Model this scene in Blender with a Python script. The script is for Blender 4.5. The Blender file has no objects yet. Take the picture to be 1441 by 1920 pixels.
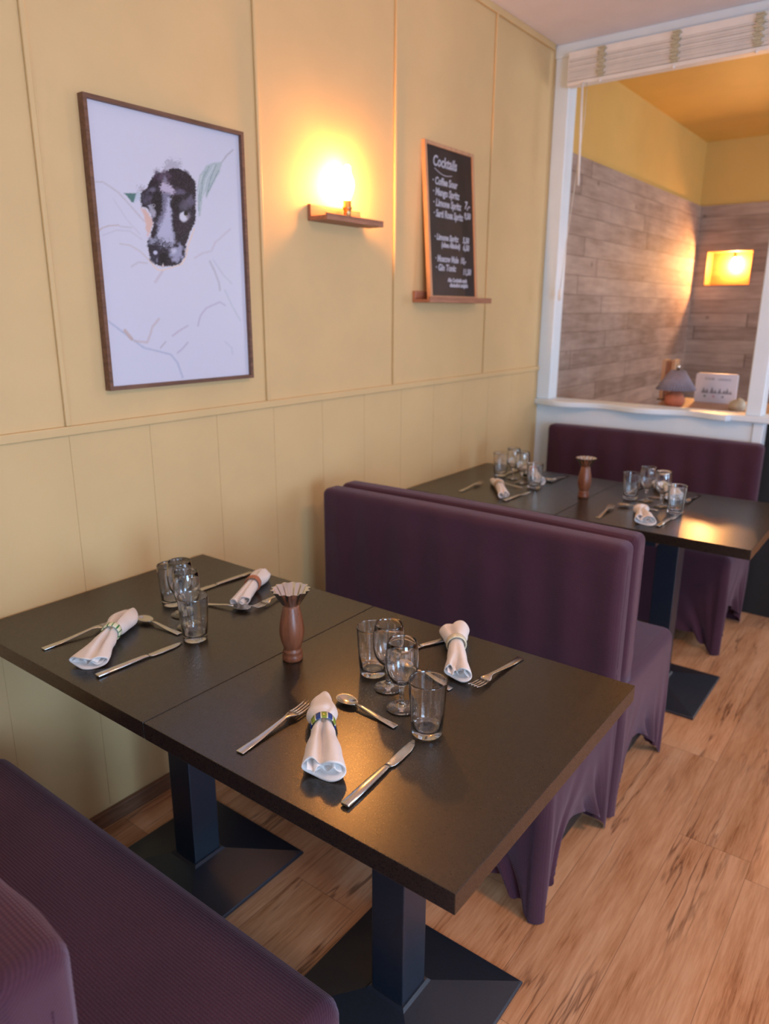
import bpy, bmesh, math, random
import numpy as np
from mathutils import Vector, Matrix
PI = math.pi
random.seed(7)
S = bpy.context.scene
C = S.collection

# ------------------------------------------------------------------ camera
cam = bpy.data.cameras.new('camera'); co = bpy.data.objects.new('camera', cam); C.objects.link(co)
R_ = Vector((0.79749, 0.60331, 0.00460)); U_ = Vector((-0.16512, 0.21092, 0.96346)); F_ = Vector((-0.58029, 0.76911, -0.26783))
m = Matrix((( R_.x, U_.x, -F_.x, 1.7692), (R_.y, U_.y, -F_.y, 0.0374), (R_.z, U_.z, -F_.z, 1.4821), (0, 0, 0, 1)))
co.matrix_world = m
cam.sensor_fit = 'HORIZONTAL'; cam.sensor_width = 36; cam.lens = 36*1366.36/1441
cam.clip_start = 0.02; cam.clip_end = 50
cam.dof.use_dof = True; cam.dof.focus_distance = 1.25; cam.dof.aperture_fstop = 5.5
S.camera = co

# ------------------------------------------------------------------ light and exposure
S.view_settings.view_transform = 'Standard'; S.view_settings.look = 'None'
S.view_settings.exposure = 0.0; S.view_settings.gamma = 1.0; S.view_settings.use_curve_mapping = False
W = bpy.data.worlds.new('world'); S.world = W; W.use_nodes = True
W.node_tree.nodes['Background'].inputs[0].default_value = (0.62, 0.75, 1, 1)
W.node_tree.nodes['Background'].inputs[1].default_value = 0.8
def area(name, loc, target, sx, sy, power, color):
    l = bpy.data.lights.new(name, 'AREA'); l.shape = 'RECTANGLE'; l.size = sx; l.size_y = sy; l.energy = power; l.color = color
    o = bpy.data.objects.new(name, l); C.objects.link(o); o.location = loc
    o.rotation_euler = (Vector(target)-Vector(loc)).to_track_quat('-Z', 'Z').to_euler(); return o
DAY = (0.44, 0.69, 1.0)
area('daylight_side_window', (4.62, -0.7, 1.1), (0, -0.7, 1.0), 1.5, 1.7, 150, DAY)
area('daylight_rear_window', (2.9, -2.42, 1.45), (2.9, 3, 1.45), 1.6, 1.5, 14, DAY)
area('added_aisle_daylight', (4.62, 2.35, 1.25), (0, 2.35, 1.15), 1.3, 2.0, 62, DAY)  # unseen extra window light, added to brighten bench sides, floor and glasses
area('daylight_far_room', (3.12, 5.2, 1.7), (0, 5.2, 1.7), 1.4, 1.1, 34, (0.85, 0.9, 1.0))
area('ceiling_lamp_warm', (2.7, 1.2, 2.66), (2.7, 1.2, 0), 0.35, 0.35, 29, (1.0, 0.56, 0.28))

# ------------------------------------------------------------------ materials
def srgb(r, g, b):
    f = lambda c: ((c/255+0.055)/1.055)**2.4 if c > 10 else c/255/12.92
    return (f(r), f(g), f(b), 1)
class NT:
    def __init__(s, name):
        s.m = bpy.data.materials.new(name); s.m.use_nodes = True; s.t = s.m.node_tree; s.b = s.t.nodes['Principled BSDF']
    def n(s, typ, **k):
        x = s.t.nodes.new(typ)
        for a, v in k.items():
            if a.startswith('_'): setattr(x, a[1:], v)
            else: x.inputs[a.replace('__', ' ')].default_value = v
        return x
    def l(s, a, b): s.t.links.new(a, b)
    def math(s, op, a, b=None, c=None):
        x = s.t.nodes.new('ShaderNodeMath'); x.operation = op
        for i, v in enumerate((a, b, c)):
            if v is None: continue
            if isinstance(v, (int, float)): x.inputs[i].default_value = v
            else: s.l(v, x.inputs[i])
        return x.outputs[0]
    def mix(s, f, a, b, blend='MIX'):
        x = s.t.nodes.new('ShaderNodeMix'); x.data_type = 'RGBA'; x.blend_type = blend
        for i, v in ((0, f), (6, a), (7, b)):
            if isinstance(v, (int, float)): x.inputs[i].default_value = v
            elif isinstance(v, tuple): x.inputs[i].default_value = v
            else: s.l(v, x.inputs[i])
        return x.outputs[2]
    def ramp(s, fac, stops):
        x = s.t.nodes.new('ShaderNodeValToRGB'); e = x.color_ramp.elements
        while len(e) < len(stops): e.new(0.5)
        for el, (p, c) in zip(e, stops): el.position = p; el.color = c
        s.l(fac, x.inputs[0]); return x.outputs[0]
    def coords(s, kind='Object'): return s.n('ShaderNodeTexCoord').outputs[kind]
    def world(s): return s.n('ShaderNodeNewGeometry').outputs['Position']
    def noise(s, vec, scale, detail=3, rough=0.5, sc=None):
        if sc:
            mp = s.n('ShaderNodeMapping'); mp.inputs['Scale'].default_value = sc; s.l(vec, mp.inputs[0]); vec = mp.outputs[0]
        x = s.n('ShaderNodeTexNoise', Scale=scale, Detail=detail, Roughness=rough); s.l(vec, x.inputs['Vector']); return x.outputs[0]
    def bump(s, h, strength=0.3, dist=0.001):
        x = s.n('ShaderNodeBump', Strength=strength, Distance=dist); s.l(h, x.inputs['Height']); s.l(x.outputs[0], s.b.inputs['Normal'])
    def set(s, **k):
        for a, v in k.items(): s.b.inputs[a.replace('__', ' ')].default_value = v
        return s
    def col(s, v):
        if isinstance(v, tuple): s.b.inputs['Base Color'].default_value = v
        else: s.l(v, s.b.inputs['Base Color'])
M = {}
def simple(name, rgb, rough=0.5, var=0.08, scale=30, bump=0.0, bd=0.001, metallic=0, **k):
    t = NT(name); v = t.noise(t.coords(), scale)
    a = tuple(c*(1-var) for c in rgb[:3])+(1,); b = tuple(min(1, c*(1+var)) for c in rgb[:3])+(1,)
    t.col(t.ramp(v, [(0.3, a), (0.7, b)])); t.set(Roughness=rough, Metallic=metallic, **k)
    if bump: t.bump(v, bump, bd)
    M[name] = t.m; return t
simple('wall_yellow', srgb(216, 183, 131), 0.55, 0.03, 5, 0.15, 0.002, Specular__IOR__Level=0.35)
simple('far_yellow', srgb(214, 178, 104), 0.55, 0.03, 5)
simple('ceiling_white', srgb(238, 228, 228), 0.8, 0.02, 8)
simple('white_paint', srgb(228, 240, 248), 0.4, 0.02, 10)
simple('far_ceiling', srgb(222, 180, 92), 0.6, 0.03, 5)
simple('blind_white', srgb(238, 233, 226), 0.5, 0.04, 14)
simple('blind_tape', srgb(196, 188, 160), 0.8, 0.15, 120)
simple('black_metal', (0.010, 0.017, 0.030, 1), 0.36, 0.2, 200, 0.25, 0.0006, Specular__IOR__Level=0.8)
simple('dark_back', (0.01, 0.009, 0.009, 1), 0.7)
simple('napkin_cloth', srgb(228, 220, 216), 0.85, 0.03, 300, 0.2, 0.0006, Sheen__Weight=0.2)
simple('steel', (0.62, 0.6, 0.57, 1), 0.2, 0.04, 60, metallic=1)
simple('tin', (0.72, 0.72, 0.72, 1), 0.16, 0.04, 60, metallic=1)
simple('brass', (0.5, 0.33, 0.15, 1), 0.3, 0.1, 60, metallic=1)
simple('terracotta', srgb(196, 118, 90), 0.7, 0.1, 60)
simple('shade_grey', srgb(146, 138, 152), 0.8, 0.08, 60)
simple('paper_white', srgb(225, 222, 232), 0.35, 0.01, 10)
simple('cream_ceramic', srgb(200, 190, 168), 0.4, 0.1, 30)
simple('chalkboard', (0.022, 0.015, 0.016, 1), 0.5, 0.35, 9, Specular__IOR__Level=0.4)
simple('chalk', srgb(178, 178, 190), 0.9, 0.1, 300)
simple('print_grey', srgb(150, 148, 156), 0.8); simple('print_green', srgb(120, 140, 135), 0.8); simple('print_pink', srgb(215, 165, 185), 0.8)
simple('cord_white', srgb(215, 210, 200), 0.6)
simple('ring_cream', srgb(214, 208, 182), 0.25, 0.12, 90)
simple('ring_terracotta', srgb(176, 112, 84), 0.8, 0.25, 260, 0.6, 0.002)
simple('ring_sand', srgb(205, 168, 130), 0.6, 0.1, 90)
simple('ring_rose', srgb(200, 150, 140), 0.6, 0.1, 90)
simple('ring_olive', srgb(196, 190, 130), 0.5, 0.1, 90)
# striped rings: colour by angle about the ring's own axis (local Y)
def ring_stripes(name, stops):
    t = NT(name); sep = t.n('ShaderNodeSeparateXYZ'); t.l(t.coords(), sep.inputs[0])
    a = t.math('ARCTAN2', sep.outputs[2], sep.outputs[0]); a = t.math('FRACT', t.math('MULTIPLY', t.math('ADD', a, PI), 6/(2*PI)))
    x = t.n('ShaderNodeValToRGB'); x.color_ramp.interpolation = 'CONSTANT'; e = x.color_ramp.elements
    while len(e) < len(stops): e.new(0.5)
    for el, (p, c) in zip(e, stops): el.position = p; el.color = c
    t.l(a, x.inputs[0]); t.col(x.outputs[0]); t.set(Roughness=0.12); M[name] = t.m
ring_stripes('ring_blue', [(0, srgb(214, 210, 180)), (0.1, srgb(28, 60, 130)), (0.5, srgb(214, 210, 180)), (0.6, srgb(135, 150, 50))])
ring_stripes('ring_green', [(0, srgb(30, 125, 60)), (0.16, srgb(228, 226, 190)), (0.5, srgb(30, 125, 60)), (0.6, srgb(225, 228, 200))])
# wood for small things
def wood(name, c1, c2, rough=0.45, sc=(1, 1, 12), scale=9, bump=0.1):
    t = NT(name); v = t.noise(t.coords(), scale, 6, 0.6, sc); w = t.noise(t.coords(), scale*6, 3, 0.6, sc)
    f = t.math('ADD', t.math('MULTIPLY', v, 0.7), t.math('MULTIPLY', w, 0.3))
    t.col(t.ramp(f, [(0.35, c1), (0.65, c2)])); t.set(Roughness=rough); t.bump(w, bump, 0.001); M[name] = t.m
wood('wood_walnut', srgb(88, 58, 42), srgb(128, 88, 66), 0.5, (12, 1, 12))
wood('wood_shelf', srgb(140, 88, 62), srgb(178, 122, 94), 0.5, (12, 1, 12))
wood('wood_light', srgb(176, 128, 92), srgb(208, 160, 122), 0.5, (12, 12, 1))
wood('wood_turned', srgb(98, 56, 36), srgb(140, 86, 60), 0.32, (14, 14, 1))
wood('wood_counter', srgb(150, 110, 84), srgb(186, 146, 116), 0.45, (1, 12, 12))
wood('wood_niche', srgb(112, 72, 34), srgb(136, 92, 46), 0.5, (1, 12, 12))
wood('wood_base', srgb(105, 72, 52), srgb(140, 100, 76), 0.5, (12, 1, 12))
# table laminate
t = NT('table_laminate'); v = t.noise(t.coords(), 420, 2, 0.6); v2 = t.noise(t.coords(), 6, 3)
t.col(t.ramp(v, [(0.3, (0.008, 0.0055, 0.004, 1)), (0.75, (0.026, 0.017, 0.0105, 1))]))
t.set(Specular__IOR__Level=0.8); t.l(t.math('MULTIPLY_ADD', v, 0.06, 0.25), t.b.inputs['Roughness']); M['table_laminate'] = t.m
# fabric: ribbed stretch cover
t = NT('fabric_aubergine'); sep = t.n('ShaderNodeSeparateXYZ'); t.l(t.coords(), sep.inputs[0])
rib = t.math('SINE', t.math('MULTIPLY', t.math('ADD', t.math('ADD', sep.outputs[1], sep.outputs[2]), t.math('MULTIPLY', sep.outputs[0], 0.0)), 2*PI/0.0052))
brk = t.math('SINE', t.math('MULTIPLY', sep.outputs[0], 2*PI/0.0052))
h = t.math('ADD', rib, t.math('MULTIPLY', brk, 0.35)); v = t.noise(t.coords(), 5, 4)
base = t.ramp(v, [(0.3, (0.062, 0.022, 0.034, 1)), (0.7, (0.086, 0.030, 0.047, 1))])
t.col(t.mix(t.math('MULTIPLY_ADD', h, 0.18, 0.3), base, (0.035, 0.014, 0.026, 1)))
t.set(Roughness=0.85, Sheen__Weight=0.32, Sheen__Roughness=0.45, Sheen__Tint=(0.75, 0.66, 0.85, 1), Specular__IOR__Level=0.15)
t.bump(h, 0.5, 0.0008); M['fabric_aubergine'] = t.m
# glass
t = NT('clear_glass'); t.set(Base__Color=(0.985, 0.995, 1, 1), Roughness=0.0, IOR=1.36, Transmission__Weight=1.0, Coat__Weight=1.0, Coat__IOR=1.6, Coat__Roughness=0.02)
v = t.noise(t.coords(), 25); t.l(t.math('MULTIPLY', v, 0.004), t.b.inputs['Roughness']); M['clear_glass'] = t.m
# bulbs
def bulb(name, col, st):
    t = NT(name); t.set(Base__Color=(1, 0.8, 0.5, 1), Emission__Color=col, Emission__Strength=st); M[name] = t.m
bulb('bulb_sconce', (1.0, 0.41, 0.10, 1), 430)
bulb('bulb_niche', (1.0, 0.46, 0.15, 1), 1500)
# floor laminate planks along Y
t = NT('floor_planks'); P_ = t.world(); sep = t.n('ShaderNodeSeparateXYZ'); t.l(P_, sep.inputs[0])
PW = 0.193; LN = 1.28
xi = t.math('DIVIDE', t.math('ADD', sep.outputs[0], 10*PW-1.372+PW*0), PW); row = t.math('FLOOR', xi); fx = t.math('FRACT', xi)
off = t.math('FRACT', t.math('MULTIPLY', t.math('SINE', t.math('MULTIPLY', row, 12.9898)), 43758.5))
yi = t.math('ADD', t.math('DIVIDE', t.math('ADD', sep.outputs[1], 20), LN), off); seg = t.math('FLOOR', yi); fy = t.math('FRACT', yi)
rnd = t.n('ShaderNodeTexWhiteNoise'); rnd.noise_dimensions = '2D'; cx = t.n('ShaderNodeCombineXYZ'); t.l(row, cx.inputs[0]); t.l(seg, cx.inputs[1]); t.l(cx.outputs[0], rnd.inputs['Vector'])
sh = t.n('ShaderNodeVectorMath', _operation='ADD'); sc3 = t.n('ShaderNodeVectorMath', _operation='SCALE'); sc3.inputs['Scale'].default_value = 9.0
t.l(rnd.outputs['Color'], sc3.inputs[0]); t.l(P_, sh.inputs[0]); t.l(sc3.outputs[0], sh.inputs[1]); V = sh.outputs[0]
g1 = t.noise(V, 3.2, 6, 0.6, (5, 0.55, 1)); g2 = t.noise(V, 30, 4, 0.65, (6, 0.35, 1)); g3 = t.noise(V, 1.7, 2, 0.5, (2, 0.8, 1))
f = t.math('ADD', t.math('MULTIPLY', g1, 0.62), t.math('MULTIPLY', g2, 0.38))
c = t.ramp(f, [(0.34, srgb(140, 86, 54)), (0.43, srgb(190, 136, 98)), (0.56, srgb(214, 164, 126)), (0.68, srgb(226, 182, 146))])
c = t.mix(t.math('MULTIPLY', g3, 0.35), c, srgb(196, 138, 84), 'MIX')
br = t.math('MULTIPLY_ADD', rnd.outputs['Value'], 0.2, 0.88); cc = t.n('ShaderNodeCombineColor')
for i in range(3): t.l(br, cc.inputs[i])
c = t.mix(1.0, c, cc.outputs[0], 'MULTIPLY')
# cracks: thin dark streaks where stretched noise crosses a level, masked
cr = t.noise(V, 2.1, 4, 0.55, (8, 0.5, 1)); cm = t.noise(V, 1.6, 2, 0.5, (2.2, 0.9, 1))
ck = t.math('ABSOLUTE', t.math('SUBTRACT', cr, 0.5)); ck = t.ramp(ck, [(0.0, (1, 1, 1, 1)), (0.02, (0, 0, 0, 1))])
cm = t.ramp(cm, [(0.47, (0, 0, 0, 1)), (0.58, (1, 1, 1, 1))])
c = t.mix(t.math('MULTIPLY', t.math('MULTIPLY', ck, cm), 0.75), c, srgb(86, 48, 30))
# knots
mp = t.n('ShaderNodeMapping'); mp.inputs['Scale'].default_value = (7, 3.4, 1); t.l(V, mp.inputs[0])
vo = t.n('ShaderNodeTexVoronoi', Scale=1.0, Randomness=1.0); t.l(mp.outputs[0], vo.inputs['Vector'])
wob = t.math('ADD', vo.outputs['Distance'], t.math('MULTIPLY', t.math('SUBTRACT', g2, 0.5), 0.12))
k1 = t.ramp(wob, [(0.06, (1, 1, 1, 1)), (0.09, (0.4, 0.4, 0.4, 1)), (0.15, (0, 0, 0, 1))])
c = t.mix(t.math('MULTIPLY', k1, 0.85), c, srgb(92, 46, 26))
gx = t.math('LESS_THAN', fx, 0.009); gy = t.math('LESS_THAN', fy, 0.0014); gap = t.math('MAXIMUM', gx, gy)
c = t.mix(t.math('MULTIPLY', gap, 0.55), c, srgb(90, 55, 38)); t.col(c)
t.set(Roughness=0.42, Specular__IOR__Level=0.4); t.bump(t.math('SUBTRACT', g2, gap), 0.15, 0.001); M['floor_planks'] = t.m
# grey weathered boards (horizontal), on x-facing and y-facing walls
def boards(name, ax, tint=1.0):
    t = NT(name); P_ = t.world(); sep = t.n('ShaderNodeSeparateXYZ'); t.l(P_, sep.inputs[0])
    zi = t.math('DIVIDE', sep.outputs[2], 0.1045); row = t.math('FLOOR', zi); fz = t.math('FRACT', zi)
    off = t.math('FRACT', t.math('MULTIPLY', t.math('SINE', t.math('MULTIPLY', row, 7.31)), 937.5))
    li = t.math('ADD', t.math('DIVIDE', sep.outputs[ax], 2.3), off); seg = t.math('FLOOR', li); fl = t.math('FRACT', li)
    rnd = t.n('ShaderNodeTexWhiteNoise'); rnd.noise_dimensions = '2D'; cx = t.n('ShaderNodeCombineXYZ'); t.l(row, cx.inputs[0]); t.l(seg, cx.inputs[1]); t.l(cx.outputs[0], rnd.inputs['Vector'])
    sh = t.n('ShaderNodeVectorMath', _operation='ADD'); t.l(P_, sh.inputs[0]); t.l(rnd.outputs['Color'], sh.inputs[1])
    sc = (1, 1, 9) 
    g = t.noise(sh.outputs[0], 4, 6, 0.6, sc); g2 = t.noise(sh.outputs[0], 3, 3, 0.6)
    f = t.math('ADD', t.math('MULTIPLY', g, 0.38), t.math('ADD', t.math('MULTIPLY', g2, 0.37), t.math('MULTIPLY', rnd.outputs['Value'], 0.14)))
    c = t.ramp(f, [(0.3, srgb(126, 108, 98)), (0.45, srgb(160, 142, 132)), (0.66, srgb(192, 174, 162))])
    vo = t.n('ShaderNodeTexVoronoi', Scale=5.0); t.l(sh.outputs[0], vo.inputs['Vector'])
    c = t.mix(t.math('MULTIPLY', t.ramp(vo.outputs['Distance'], [(0.03, (1, 1, 1, 1)), (0.1, (0, 0, 0, 1))]), 0.6), c, srgb(84, 68, 60))
    gap = t.math('MAXIMUM', t.math('LESS_THAN', fz, 0.035), t.math('LESS_THAN', fl, 0.004))
    c = t.mix(t.math('MULTIPLY', gap, 0.6), c, srgb(70, 56, 50)); t.col(c); t.set(Roughness=0.7)
    t.bump(t.math('SUBTRACT', g, gap), 0.3, 0.003); M[name] = t.m
boards('boards_left', 1); boards('boards_back', 0)
# painted print: colour attribute holds the drawn picture
t = NT('print_paint'); at = t.n('ShaderNodeVertexColor', _layer_name='paint'); t.col(at.outputs[0]); t.set(Roughness=0.3, Specular__IOR__Level=0.4); M['print_paint'] = t.m

# ------------------------------------------------------------------ helpers
def box(bm, a, b):
    (x0, y0, z0), (x1, y1, z1) = a, b
    v = [bm.verts.new(p) for p in ((x0,y0,z0),(x1,y0,z0),(x1,y1,z0),(x0,y1,z0),(x0,y0,z1),(x1,y0,z1),(x1,y1,z1),(x0,y1,z1))]
    for f in ((0,3,2,1),(4,5,6,7),(0,1,5,4),(1,2,6,5),(2,3,7,6),(3,0,4,7)): bm.faces.new([v[i] for i in f])
def obj(name, bm, mat, parent=None, smooth=False, bevel=0, seg=2, loc=None):
    bmesh.ops.recalc_face_normals(bm, faces=bm.faces)
    if bevel: bmesh.ops.bevel(bm, geom=list(bm.edges), offset=bevel, segments=seg, profile=0.5, affect='EDGES')
    me = bpy.data.meshes.new(name); bm.to_mesh(me); bm.free()
    me.materials.append(M[mat] if isinstance(mat, str) else mat)
    if smooth: me.polygons.foreach_set('use_smooth', [True]*len(me.polygons))
    o = bpy.data.objects.new(name, me); C.objects.link(o)
    if parent: o.parent = parent
    if loc: o.location = loc
    return o
def bx(name, a, b, mat, parent=None, bevel=0, seg=2):
    bm = bmesh.new(); box(bm, a, b); return obj(name, bm, mat, parent, False, bevel, seg)
def struct(o): o['kind'] = 'structure'; return o
def tag(o, label, cat, group=None):
    o['label'] = label; o['category'] = cat
    if group: o['group'] = group
    return o
def thing(name, label, cat, loc=(0, 0, 0), rz=0, group=None):
    o = bpy.data.objects.new(name, None); C.objects.link(o); o.location = loc; o.rotation_euler = (0, 0, rz); o.empty_display_size = 0.05
    return tag(o, label, cat, group)
def dup(root, loc, rz, label, group=None):
    r = root.copy(); C.objects.link(r); r.location = loc; r.rotation_euler = (0, 0, rz); r['label'] = label
    if group: r['group'] = group
    for ch in root.children:
        c = ch.copy(); C.objects.link(c); c.parent = r
    return r
def lathe(bm, prof, n=48, cx=0, cy=0, close=False, fn=None):
    rings = []
    for r, z in prof:
        ring = []
        for i in range(n):
            a = 2*PI*i/n; rr = r*(fn(a, r, z) if fn else 1)
            ring.append(bm.verts.new((cx+rr*math.cos(a), cy+rr*math.sin(a), z)))
        rings.append(ring)
    pairs = list(zip(rings, rings[1:]))
    if close: pairs.append((rings[-1], rings[0]))
    for A, B in pairs:
        for i in range(n):
            j = (i+1) % n; bm.faces.new((A[i], A[j], B[j], B[i]))
    if not close:
        bm.faces.new(rings[0][::-1]); bm.faces.new(rings[-1])
    return rings
def loft(bm, rings, cap=True):
    vs = [[bm.verts.new(p) for p in r] for r in rings]
    n = len(vs[0])
    for A, B in zip(vs, vs[1:]):
        for i in range(n):
            j = (i+1) % n; bm.faces.new((A[i], A[j], B[j], B[i]))
    if cap: bm.faces.new(vs[0][::-1]); bm.faces.new(vs[-1])
    return vs
def tube(bm, pts, r, n=8):
    rings = []
    for k, p in enumerate(pts):
        a = Vector(pts[max(0, k-1)]); b = Vector(pts[min(len(pts)-1, k+1)]); d = (b-a).normalized()
        u = d.cross(Vector((0, 0, 1)));  u = u.normalized() if u.length > 1e-4 else Vector((1, 0, 0)); w = d.cross(u).normalized()
        rings.append([tuple(Vector(p)+r*(u*math.cos(2*PI*i/n)+w*math.sin(2*PI*i/n))) for i in range(n)])
    loft(bm, rings)

# ------------------------------------------------------------------ room shell
YP = 3.78; CEIL = 2.724; YF = 6.54; FC = 2.75; XR = 4.6; YB = -2.4
struct(bx('floor', (0, YB, -0.05), (XR, YF+0.3, 0), 'floor_planks'))
struct(bx('ceiling', (-0.1, YB-0.1, CEIL), (XR, YP+0.1, CEIL+0.08), 'ceiling_white'))
struct(bx('ceiling', (0, YP+0.1, FC), (3.2, YF+0.3, FC+0.08), 'far_ceiling'))
# left wall: upper sheet, rail, ribs and grooved wainscot boards in one mesh
bm = bmesh.new(); RAIL = 1.18
box(bm, (-0.1, YB, -0.05), (0, YP, CEIL))
struct(obj('wall_left', bm, 'wall_yellow'))
bm = bmesh.new()
y = YB
ys = sorted([1.031-0.2433*k for k in range(1, 15)] + [1.031+0.2433*k for k in range(0, 12)])
for a, b in zip(ys, ys[1:]):
    b = min(b, YP)
    if b-a > 0.02 and a > YB: box(bm, (0.0, a+0.0006, 0.06), (0.0016, b-0.0006, RAIL-0.012))
o = obj('wall_left_wainscot', bm, 'wall_yellow'); o.name = 'trim_1'; struct(o)
bm = bmesh.new(); box(bm, (0, YB, RAIL-0.014), (0.010, YP, RAIL+0.010)); struct(obj('trim_2', bm, 'wall_yellow', bevel=0.003))
for k, yy in enumerate((-1.08, -0.376, 0.328, 1.031, 1.737, 2.434, 3.159)):
    bm = bmesh.new(); box(bm, (0, yy-0.007, RAIL+0.01), (0.009, yy+0.007, 2.70)); struct(obj('trim_%d' % (3+k), bm, 'wall_yellow', bevel=0.003))
struct(bx('trim_10', (0, YB, 2.695), (0.012, YP-0.05, CEIL), 'wall_yellow', bevel=0.003))
struct(bx('baseboard_left', (0.0, YB, 0), (0.016, YP, 0.05), 'wood_base', bevel=0.003))
# rear wall with window opening, right wall with window opening and a second one added for extra light
bm = bmesh.new()
for a, b in (((-0.1, 0), (2.1, CEIL)), ((3.7, 0), (XR, CEIL)), ((2.1, 0), (3.7, 0.7)), ((2.1, 2.2), (3.7, CEIL))):
    box(bm, (a[0], YB-0.1, a[1]), (b[0], YB, b[1]))
struct(obj('wall_rear', bm, 'wall_yellow'))
bm = bmesh.new()
for a, b in (((YB, 0), (-1.45, CEIL)), ((0.05, 0), (1.7, CEIL)), ((3.0, 0), (YF, CEIL)), ((-1.45, 0), (0.05, 0.25)), ((-1.45, 2.2), (0.05, CEIL)), ((1.7, 0), (3.0, 0.25)), ((1.7, 2.2), (3.0, CEIL))):
    box(bm, (XR, a[0], a[1]), (XR+0.1, b[0], b[1]))
struct(obj('wall_right', bm, 'ceiling_white'))
def window(n, horiz, a0, a1, z0, z1, pos):
    bm = bmesh.new(); w = 0.05
    for (p, q, r, s_) in ((a0, a0+w, z0, z1), (a1-w, a1, z0, z1), (a0+w, a1-w, z0, z0+w), (a0+w, a1-w, z1-w, z1), ((a0+a1)/2-w/2, (a0+a1)/2+w/2, z0+w, z1-w)):
        if horiz: box(bm, (p, pos-0.03, r), (q, pos+0.03, s_))
        else: box(bm, (pos-0.03, p, r), (pos+0.03, q, s_))
    struct(obj('window_%d' % n, bm, 'white_paint'))
window(1, True, 2.1, 3.7, 0.7, 2.2, YB-0.05+0.06); window(2, False, -1.45, 0.05, 0.25, 2.2, XR-0.01); window(3, False, 1.7, 3.0, 0.25, 2.2, XR-0.01)  # third window is an addition framing the extra aisle light

# ------------------------------------------------------------------ partition
struct(bx('wall_partition', (0.0, YP, 0), (1.10, YP+0.07, 0.985), 'white_paint'))
struct(bx('trim_11', (1.10, YP-0.01, 0), (1.145, YP+0.08, 0.985), 'white_paint', bevel=0.004))
bm = bmesh.new()   # scalloped ledge
N = 90; top = []
for i in range(N+1):
    x = 0.0+1.175*i/N; yf = YP-0.052-0.026*math.cos(2*PI*(x-0.16)/0.42)
    if x > 1.0: yf = YP-0.04
    top.append((x, yf))
out = top+[(1.175, YP+0.10), (0.0, YP+0.10)]
r0 = [(x, y+0.004*(y < YP), 0.985) for x, y in out]; r1 = [(x, y, 0.99) for x, y in out]; r2 = [(x, y, 1.008) for x, y in out]; r3 = [(x, y+0.006*(y < YP), 1.014) for x, y in out]
loft(bm, [r0, r1, r2, r3]); struct(obj('trim_12', bm, 'white_paint'))
struct(bx('trim_13', (0.0, YP-0.02, 1.014), (0.078, YP+0.08, 2.67), 'white_paint', bevel=0.006))
struct(bx('trim_14', (1.062, YP-0.02, 1.014), (1.132, YP+0.08, 2.67), 'white_paint', bevel=0.006))
struct(bx('trim_15', (0.0, YP-0.03, 2.665), (3.2, YP+0.10, CEIL), 'white_paint', bevel=0.005))

# ------------------------------------------------------------------ far room
struct(bx('wall_left_far', (-0.1, YP+0.1, 0), (0, YF+0.3, FC+0.08), 'far_yellow'))
struct(bx('trim_16', (0, YP+0.1, 0), (0.02, YF, 2.283), 'boards_left'))
NX0, NX1, NZ0, NZ1 = 0.102, 0.440, 1.680, 1.941
bm = bmesh.new()
for a, b in (((0.02, 0), (NX0, 2.283)), ((NX1, 0), (3.2, 2.283)), ((NX0, 0), (NX1, NZ0)), ((NX0, NZ1), (NX1, 2.283))):
    box(bm, (a[0], YF-0.02, a[1]), (b[0], YF, b[1]))
struct(obj('wall_back', bm, 'boards_back'))
bm = bmesh.new()
for a, b in (((0, 0), (NX0, FC)), ((NX1, 0), (3.2, FC)), ((NX0, 0), (NX1, NZ0)), ((NX0, NZ1), (NX1, FC))):
    box(bm, (a[0], YF, a[1]), (b[0], YF+0.1, b[1]))
struct(obj('wall_back_plaster', bm, 'far_yellow')); bpy.data.objects['wall_back_plaster'].name = 'trim_17'
struct(bx('wall_right_far', (3.2, YP+0.1, 0), (3.3, YF+0.3, FC), 'far_yellow'))
# niche box
bm = bmesh.new(); t_ = 0.008; d0, d1 = YF-0.024, YF+0.16
q_ = 0.004; X0, X1, Z0, Z1 = NX0+q_, NX1-q_, NZ0+q_, NZ1-q_; e_ = 0.0005
box(bm, (NX0+e_, d0, NZ0+e_), (NX1-e_, d1, Z0)); box(bm, (NX0+e_, d0, Z1), (NX1-e_, d1, NZ1-e_))
box(bm, (NX0+e_, d0, Z0), (X0, d1, Z1)); box(bm, (X1, d0, Z0), (NX1-e_, d1, Z1)); box(bm, (X0, d1-0.01, Z0), (X1, d1, Z1))
tag(obj('wall_niche', bm, 'wood_niche'), 'small glowing wooden box niche set in the grey board wall of the far room', 'niche')
th = thing('hanging_bulb', 'bare glowing bulb hanging inside the small wall niche', 'light bulb', (0.285, YF+0.10, NZ1-0.004))
bm = bmesh.new(); lathe(bm, [(0.011, 0), (0.013, -0.01), (0.013, -0.035), (0.009, -0.045)], 20); obj('socket', bm, 'brass', th, True)
bm = bmesh.new(); lathe(bm, [(0.009, -0.046), (0.012, -0.055), (0.018, -0.078), (0.021, -0.1), (0.017, -0.124), (0.01, -0.14), (0.003, -0.146)], 24); obj('glass_bulb', bm, 'bulb_niche', th, True)

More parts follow.
